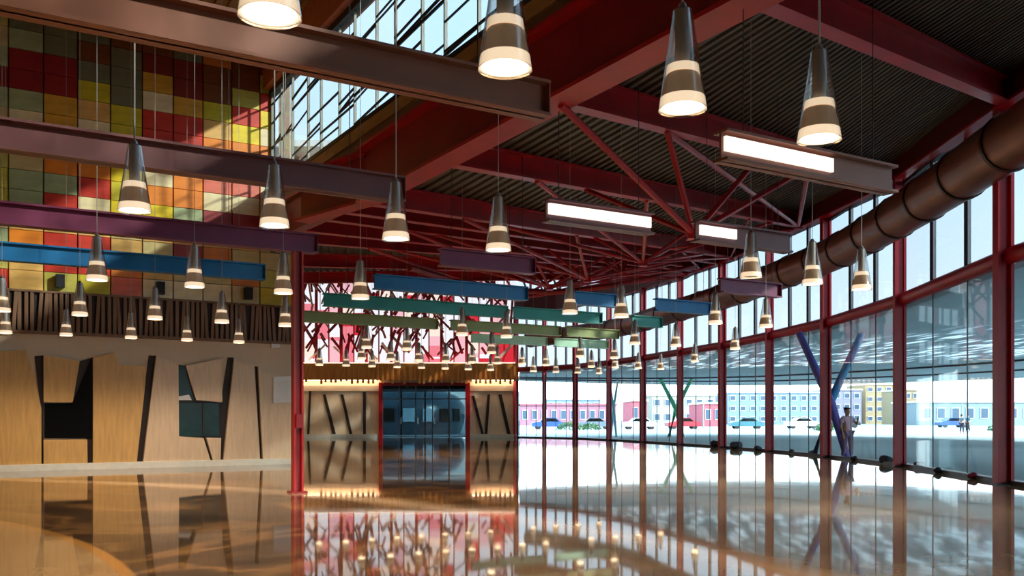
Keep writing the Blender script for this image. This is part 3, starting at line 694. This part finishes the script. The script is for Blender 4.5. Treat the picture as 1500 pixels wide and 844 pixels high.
dd = n.new('ShaderNodeVectorMath'); dd.operation = 'DISTANCE'; l.new(t.outputs['Object'], dd.inputs[0]); dd.inputs[1].default_value = (-13, -16, 0)
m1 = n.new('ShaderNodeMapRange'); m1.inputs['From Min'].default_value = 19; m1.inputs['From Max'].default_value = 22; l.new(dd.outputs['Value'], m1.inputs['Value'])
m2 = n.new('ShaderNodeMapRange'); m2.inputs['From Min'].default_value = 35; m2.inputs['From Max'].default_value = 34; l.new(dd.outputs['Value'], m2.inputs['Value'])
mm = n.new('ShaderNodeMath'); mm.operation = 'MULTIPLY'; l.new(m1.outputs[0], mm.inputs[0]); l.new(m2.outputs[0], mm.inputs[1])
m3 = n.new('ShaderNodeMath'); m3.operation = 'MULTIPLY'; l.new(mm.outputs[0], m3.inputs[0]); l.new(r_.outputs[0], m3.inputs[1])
bs = n.new('ShaderNodeTexNoise'); bs.inputs['Scale'].default_value = .5; l.new(t.outputs['Object'], bs.inputs['Vector'])
br = n.new('ShaderNodeValToRGB'); br.color_ramp.elements[0].color = rgb(86, 106, 110); br.color_ramp.elements[1].color = rgb(116, 134, 136); l.new(bs.outputs['Fac'], br.inputs[0])
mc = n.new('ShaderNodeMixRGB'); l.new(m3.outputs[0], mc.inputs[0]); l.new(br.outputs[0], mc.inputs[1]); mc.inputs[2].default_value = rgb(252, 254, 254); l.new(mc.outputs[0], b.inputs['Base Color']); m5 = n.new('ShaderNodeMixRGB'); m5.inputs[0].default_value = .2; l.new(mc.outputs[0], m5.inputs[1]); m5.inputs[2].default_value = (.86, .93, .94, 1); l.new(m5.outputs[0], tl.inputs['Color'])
OUT = [(40, -12), (42, 2), (41, 14), (40, 26), (40.5, 38), (40.5, 50), (38.5, 60), (35.5, 67), (31.6, 73), (26, 79), (19, 80), (12, 78), (4, 73), (.5, 70)]
inn = [(p.x+.12, p.y+.1) for p in POST]; inn[-1] = (.5, 60.7)
cvs = []; N_ = 40
def resample(pts, n_):
    pts = [Vector((x, y, 0)) for x, y in pts]; ds = [0]
    for i in range(1, len(pts)): ds.append(ds[-1]+(pts[i]-pts[i-1]).length)
    out = []
    for k_ in range(n_+1):
        s_ = ds[-1]*k_/n_; i = max(j for j in range(len(ds)-1) if ds[j] <= s_+1e-9); out.append(pts[i].lerp(pts[i+1], min(1, (s_-ds[i])/max(1e-9, ds[i+1]-ds[i]))))
    return out
ri_, ro_ = resample(inn, N_), resample(OUT, N_)
cz = Vector((0, 0, 4.2))
cn_ = thing('canopy', 'broad grey speckled canopy outside the glass wall on crossed coloured columns', 'canopy', (9, 40, 0)); bo = Vector((9, 40, 0))
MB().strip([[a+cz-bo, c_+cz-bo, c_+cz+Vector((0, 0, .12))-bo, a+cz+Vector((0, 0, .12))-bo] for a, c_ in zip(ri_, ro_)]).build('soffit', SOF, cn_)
for q, m in ((.0, None), (.52, JOINT), (.74, JOINT), (1.0, WHITE)):
    if m: MB().tube([a.lerp(c_, q)+Vector((0, 0, 4.18))-bo for a, c_ in zip(ri_, ro_)], .09, 6).build('edge_trim', m, cn_)
# crossed columns
def xcol(label, base, spread, zc, colA, colB, r, foot):
    t_ = thing('crossed_column', label, 'column', base)
    d = Vector((math.cos(-.0), math.sin(-.0), 0))
    for sgn, m in ((1, colA), (-1, colB)):
        cx_ = Vector((0, .12*sgn, zc)); topp = d*(spread*sgn)+Vector((0, .12*sgn, 4.2)); bot = d*(-foot*sgn)+Vector((0, .12*sgn, -.13))
        MB().tube([bot, cx_, topp], [r*.8, r*1.05, r*.8], 10).build('leg', m, t_, True)
        MB().lathe([(0, 0), (r*1.6, 0), (r*1.6, .04), (0, .05)], 12).build('foot_plate', STEEL, t_).location = bot
    return t_
BL1 = mat('column_blue', rgb(64, 164, 220), .4); BL2 = mat('column_navy', rgb(78, 82, 186), .4); GRC = mat('column_green', rgb(110, 210, 160), .45); CYC = mat('column_cyan', rgb(120, 190, 200), .45)
xb = on_z(1219, 669, 0); xb = Vector((xb.x+.15, 31.4, 0))
xcol('crossed column of one blue and one navy leg just outside the glass wall', xb, 1.12, 1.75, BL1, BL2, .14, .55)
xcol('crossed green column under the far canopy edge', Vector((12.1, 68, 0)), 1.2, 1.9, GRC, GRC, .16, .5)
xcol('pale cyan crossed column left of the green one', Vector((7.6, 69, 0)), .35, 1.9, CYC, CYC, .1, .2)
xcol('light blue crossed column under the canopy at the right end', Vector((36.5, 62, 0)), 1.2, 1.9, CYC, BL1, .16, .5)

# ------------------------------------------------------------------ people
def skin(name, pts, edges_, rad, m, parent, sub=1):
    me = bpy.data.meshes.new(name); me.from_pydata(pts, edges_, []); o = put(name, me, parent); me.materials.append(m)
    md = o.modifiers.new('skin', 'SKIN'); md.use_smooth_shade = True
    for i, r in enumerate(rad): me.skin_vertices[0].data[i].radius = (r, r) if not isinstance(r, tuple) else r
    me.skin_vertices[0].data[0].use_root = True
    s_ = o.modifiers.new('sub', 'SUBSURF'); s_.levels = sub; s_.render_levels = sub
    return o
SKIN = mat('skin', rgb(206, 150, 122), .55, var=.05)
def person(label, loc, rz, shirt, legs, hair, h=1.7, raised=False):
    t_ = thing('person', label, 'person', loc, rz); t_.scale = (h/1.7,)*3
    pts = []; ed = []; ra = []
    def a(p, r, prev=None):
        pts.append(p); ra.append(r); i = len(pts)-1
        if prev is not None: ed.append((prev, i))
        return i
    pel = a((0, 0, .93), .13); ch = a((0, 0, 1.12), .125, pel); ch2 = a((0, 0, 1.30), .14, ch); nk = a((0, .01, 1.44), .055, ch2)
    h0 = a((0, .0, 1.52), .07, nk); h1 = a((0, -.01, 1.60), .088, h0); h2 = a((0, 0, 1.67), .06, h1)
    no = a((0, -.105, 1.575), .014, h1)
    for s_ in (-1, 1):
        ea = a((s_*.088, .0, 1.585), .016, h1)
        hp = a((s_*.10, 0, .88), .095, pel); kn = a((s_*.13, -.03, .49), .06, hp); an = a((s_*.17, .02, .09), .038, kn); to = a((s_*.185, -.14, .03), .032, an)
        sh = a((s_*.17, 0, 1.37), .06, ch2)
        if raised and s_ > 0: pe, pw = (s_*.30, -.12, 1.16), (s_*.16, -.30, 1.32)
        else: pe, pw = (s_*.24, .03, 1.10), (s_*.23, -.06, .86)
        el = a(pe, .042, sh); wr = a(pw, .028, el)
        dv_ = (Vector(pw)-Vector(pe)).normalized(); sd = Vector((0, 1, 0)).cross(dv_).normalized()*.02
        pm = Vector(pw)+dv_*.07; pa_ = a(tuple(pm), .034, wr)
        for k_, le in ((-1.5, .06), (-.5, .075), (.5, .08), (1.5, .07)):
            f0 = a(tuple(pm+sd*k_*.9+dv_*.035), .009, pa_); a(tuple(pm+sd*k_+dv_*(.035+le)+Vector((0, -.015, 0))), .008, f0)
        a(tuple(Vector(pw)+dv_*.03+Vector((0, -.05, 0))), .011, wr)
    skin('body', pts, ed, ra, SKIN, t_, 2)
    sp_ = [(0, 0, .90), (0, 0, 1.12), (0, 0, 1.31), (0, .0, 1.40)]; se = [(0, 1), (1, 2), (2, 3)]; sr = [.155, .145, .165, .085]
    for s_ in (-1, 1):
        i = len(sp_); sp_.append((s_*.175, 0, 1.37)); sr.append(.078); se.append((2, i)); q = (s_*.225, .01, 1.2)
        if raised and s_ > 0: q = (s_*.25, -.07, 1.24)
        sp_.append(q); sr.append(.066); se.append((i, i+1))
    skin('shirt', sp_, se, sr, shirt, t_, 1)
    lp = [(0, 0, .93)]; le_ = []; lr = [.15]
    for s_ in (-1, 1):
        i = len(lp); lp += [(s_*.10, 0, .86), (s_*.13, -.03, .49), (s_*.168, .02, .12)]; lr += [.115, .082, .062]; le_ += [(0, i), (i, i+1), (i+1, i+2)]
    skin('trousers', lp, le_, lr, legs, t_, 1)
    for s_ in (-1, 1): skin('shoe', [(s_*.17, .05, .045), (s_*.185, -.15, .035)], [(0, 1)], [.045, .04], BLACK, t_, 1)
    skin('hair', [(0, .03, 1.625), (0, .05, 1.54), (0, .02, 1.69)], [(0, 1), (0, 2)], [.084, .075, .06], hair, t_, 1)
    for s_ in (-1, 1): MB().lathe([(0, -.008), (.008, 0), (0, .008)], 8).build('eye', BLACK, t_).location = (s_*.034, -.092, 1.605)
    MB().box((-.025, -.098, 1.535), (.025, -.085, 1.543)).build('mouth', mat('lips', rgb(150, 70, 70), .5), t_)
    return t_
pp = on_z(1238, 671, -.13); pp = Vector((11.35, 31.2, -.13))
person('person in a pale pink shirt and purple trousers standing outside by the blue crossed column', pp, math.radians(20), mat('shirt_pink', rgb(240, 196, 218), .8), mat('trousers_purple', rgb(126, 96, 134), .8), mat('hair_dark', rgb(50, 36, 36), .7), 1.76, True)
person('person in dark clothes far outside beside the stoutest red post at right', Vector((31.0, 58.0, -.13)), .4, mat('cloth_navy', rgb(40, 44, 60), .8), mat('cloth_black', rgb(30, 30, 36), .8), MATS['hair_dark'], 1.72)
person('person in a grey top far off on the plaza between two red posts', Vector((41, 84, -.13)), 2.0, mat('cloth_grey', rgb(96, 104, 112), .8), MATS['cloth_navy'], MATS['hair_dark'], 1.7)
person('person in a teal top far off on the plaza toward the right', Vector((45.5, 92, -.13)), -1.0, mat('cloth_teal', rgb(40, 110, 120), .8), MATS['cloth_black'], MATS['hair_dark'], 1.7)

# ------------------------------------------------------------------ low stones along the glass foot
for i, (x, y, r, c_, lab) in enumerate((
        (1425, 700, .13, 'red', 'small round red lump on the ground by the glass, nearest the right post'), (1374, 692, .13, 'dk', 'small dark lump by the glass next to the red one'),
        (1318, 680, .26, 'dk', 'large dark lump at the foot of the slender post at right'), (1298, 679, .24, 'dk', 'large dark lump left of the slender right post'),
        (1346, 684, .16, 'dk', 'dark flat lump right of the slender right post'), (1462, 703, .14, 'dk', 'dark lump against the stout right post'),
        (1251, 674, .13, 'dk', 'small dark lump beside the person outside'), (1189, 666, .15, 'dk', 'dark lump left of the blue crossed column'),
        (1160, 664, .15, 'dk', 'dark lump between the second and third stout posts'), (1110, 660, .2, 'dk', 'dark lump right of the third stout post'),
        (1048, 655, .3, 'dk', 'wide dark lump left of the third stout post'), (1078, 657, .3, 'dk', 'wide dark lump just right of the third stout post'))):
    p = on_z(x, y, 0); p -= Vector((p.x, p.y, 0)).normalized()*.45; p.z = 0
    bm = bmesh.new(); bmesh.ops.create_icosphere(bm, subdivisions=3, radius=1)
    for q in bm.verts:
        q.co *= 1+.12*math.sin(q.co.x*4+i)+.08*math.cos(q.co.y*5-i); q.co = Vector((q.co.x*r*.8, q.co.y*r*.65, (q.co.z+.9)*r*.55))
        if q.co.z < 0: q.co.z = 0
    me = bpy.data.meshes.new('stone'); bm.to_mesh(me); bm.free(); me.polygons.foreach_set('use_smooth', [True]*len(me.polygons))
    me.materials.append(mat('stone_'+c_, rgb(120, 20, 40) if c_ == 'red' else rgb(40, 42, 50), .6))
    tag(put('stone', me, None, p), lab, 'stone', 'lumps along the glass wall')

# ------------------------------------------------------------------ far buildings, cars, poles
def building(label, x0, x1, ytop, Y, m, nwin, nfl, mw, roofm=None):
    a = (x0-CX)/F*Y; c_ = (x1-CX)/F*Y; hgt = H+(HY-ytop)/F*Y+.13
    t_ = thing('building', label, 'building', ((a+c_)/2, Y, -.13)); w = (c_-a)/2
    MB().box((-w, 0, 0), (w, 12, hgt)).build('wall', m, t_)
    MB().box((-w-.2, -.25, hgt), (w+.2, 12.2, hgt+.3)).build('roof', roofm or WHITE, t_)
    for f_ in range(nfl):
        for k_ in range(nwin):
            ww_ = 2*w/nwin; z0 = hgt*(f_+.3)/nfl; z1 = hgt*(f_+.78)/nfl
            fr = MB().box((-w+ww_*(k_+.22), -.1, z0), (-w+ww_*(k_+.78), .02, z1)).build('window', WHITE, t_)
            MB().box((-w+ww_*(k_+.26), -.13, z0+.1), (-w+ww_*(k_+.74), -.09, z1-.1)).build('pane', mw, fr)
BW = mat('far_window', rgb(70, 88, 108), .2); PK = mat('far_pink', rgb(160, 108, 124), .8, var=.1); PB = mat('far_blue', rgb(124, 142, 158), .8); TN = mat('far_tan', rgb(158, 138, 104), .8); RW = mat('far_redwall', rgb(186, 92, 102), .8)
GY = mat('far_grey', rgb(128, 142, 146), .8); RR = mat('far_redroof', rgb(170, 92, 104), .7)
building('long low pinkish row of shopfronts at the far left outside', 762, 903, 594, 165, PK, 10, 1, BW, RR)
building('pale blue taller block behind the pinkish shop row', 800, 880, 586, 200, PB, 6, 2, BW)
building('small white and red gabled kiosk outside left of the green column', 926, 948, 588, 140, RW, 2, 1, BW)
building('pale building between the green column and the third stout post', 955, 1048, 580, 180, mat('far_cream', rgb(160, 156, 140), .8), 6, 2, BW)
building('red walled shop just left of the third stout post', 1030, 1058, 592, 150, RW, 2, 1, BW)
building('wide pale blue hall between the third and second stout posts', 1066, 1200, 576, 190, PB, 9, 3, BW)
building('tan apartment block right of the blue crossed column', 1268, 1322, 564, 210, TN, 4, 4, BW)
building('second tan block half hidden by the slender right post', 1326, 1345, 572, 188, TN, 2, 3, BW)
building('long grey low building at the far right outside', 1347, 1600, 590, 168, GY, 12, 1, BW)
building('lavender block behind the blue crossed column', 1205, 1262, 572, 205, mat('far_lav', rgb(136, 132, 152), .8), 4, 3, BW)
def car(label, x, y, rz, m):
    t_ = thing('car', label, 'car', (x, y, -.13), rz)
    side = [(-2.1, .35), (-2.15, .75), (-1.7, .92), (-1.2, .95), (-.7, 1.42), (.75, 1.42), (1.35, .95), (2.0, .82), (2.15, .6), (2.1, .35)]
    MB().prism([(a, -.85, z) for a, z in side], (0, 1.7, 0)).build('body', m, t_)
    for y_ in (-.87, .85): MB().prism([(a, y_, z) for a, z in ((-1.05, .97), (-.62, 1.34), (.68, 1.34), (1.15, .97))], (0, .02, 0)).build('side_window', DGLASS, t_)
    for a in (-1.35, 1.35):
        for y_ in (-.8, .62): MB().tube([(a, y_, .32), (a, y_+.18, .32)], .32, 14).build('wheel', BLACK, t_)
CM = [mat('car_'+c_[0], rgb(*c_[1]), .25, .2) for c_ in (('white', (220, 222, 224)), ('grey', (120, 128, 138)), ('blue', (60, 90, 150)), ('red', (170, 50, 60)), ('teal', (70, 120, 130)), ('dark', (50, 54, 62)))]
for x, y, rz, k_, lab in ((4.5, 112, .05, 2, 'blue car parked outside, leftmost before the pink shop row'), (10.2, 114, -.05, 1, 'grey car parked before the pink shop row'), (15.5, 112, .03, 0, 'white car parked left of the cyan column'),
                          (21.5, 116, .1, 3, 'red car parked left of the green column'), (30, 118, 0, 4, 'teal car parked behind the green column'), (38, 121, .04, 0, 'white car parked near the third stout post'),
                          (46, 128, .02, 5, 'dark car parked before the wide pale blue hall'), (63, 132, .05, 2, 'blue car parked right of the blue crossed column'), (84, 140, 0, 1, 'grey car parked at the far right outside')):
    car(lab, x, y, rz, CM[k_])
for x, y, h_, lab in ((61.5, 126, 8, 'tall thin pole lamp outside near the right end of the grey building'), (9.3, 90, 6.5, 'thin pole lamp outside left of the green column'), (27, 130, 7, 'thin pole lamp behind the white kiosk'), (50, 118, 7.5, 'thin pole lamp outside before the wide pale hall')):
    t_ = thing('street_lamp', lab, 'lamp', (x, y, -.13))
    MB().tube([(0, 0, 0), (0, 0, h_)], [.1, .05], 8).build('pole', STEEL, t_); MB().tube([(0, 0, h_), (.9, 0, h_+.15)], .04, 6).build('arm', STEEL, t_)
    MB().box((.7, -.12, h_+.08), (1.3, .12, h_+.18)).build('lamp_head', JOINT, t_)
# shrubs by the shop row
for x, y, s_, lab in ((6.5, 104, 1.0, 'low green shrub outside at the far left'), (9.0, 104.5, .8, 'second low green shrub outside, toward the blue car'), (33, 96, 1.0, 'green shrub right of the green column'), (52, 98, .9, 'green shrub outside left of the blue crossed column')):
    mb = MB()
    for k_ in range(260):
        d = Vector((random.gauss(0, 1), random.gauss(0, 1), random.gauss(0, 1))).normalized()*random.uniform(.6, 1)*s_; d.x *= 1.6; d.z = abs(d.z)*.9+.1
        a = Vector((random.gauss(0, 1), random.gauss(0, 1), random.gauss(0, 1))).normalized()*.16; c_ = a.cross(Vector((random.random(), random.random(), 1))).normalized()*.09
        mb.add([d-a, d+c_, d+a, d-c_], [(0, 1, 2, 3)])
    t_ = thing('shrub', lab, 'shrub', (x, y, -.13)); o = mb.build('foliage', mat('leaf_green', rgb(96, 132, 84), .6), t_); o['kind'] = 'stuff'
    MB().tube([(0, 0, 0), (0, 0, .6*s_)], .05, 6).build('stem', WDARK, t_)

t_ = thing('blob_drum', 'dark rounded drum added behind the entrance for the blob in its glass', 'building', (-10.2, 82, -.13))  # rounded drum put behind the doors to give the teal blob in their glass
MB().lathe([(5.6, 0), (6.0, 1.2), (6.0, 2.4), (5.4, 3.3), (4.0, 3.9), (0, 4.1)], 40).build('shell', mat('blob_drum_teal', rgb(48, 76, 92), .25, .2, var=.3, scale=.8), t_, True)
for k_ in range(9):
    a_ = math.radians(-90-64+k_*16); MB().box((-.5, -.08, 1.1), (.5, .08, 2.2), Matrix.Rotation(a_+math.pi/2, 3, 'Z'), (6.0*math.cos(a_), 6.0*math.sin(a_), 0)).build('window', mat('blob_drum_panel', rgb(150, 186, 206), .15) if k_ in (3, 5, 6) else DGLASS, t_)
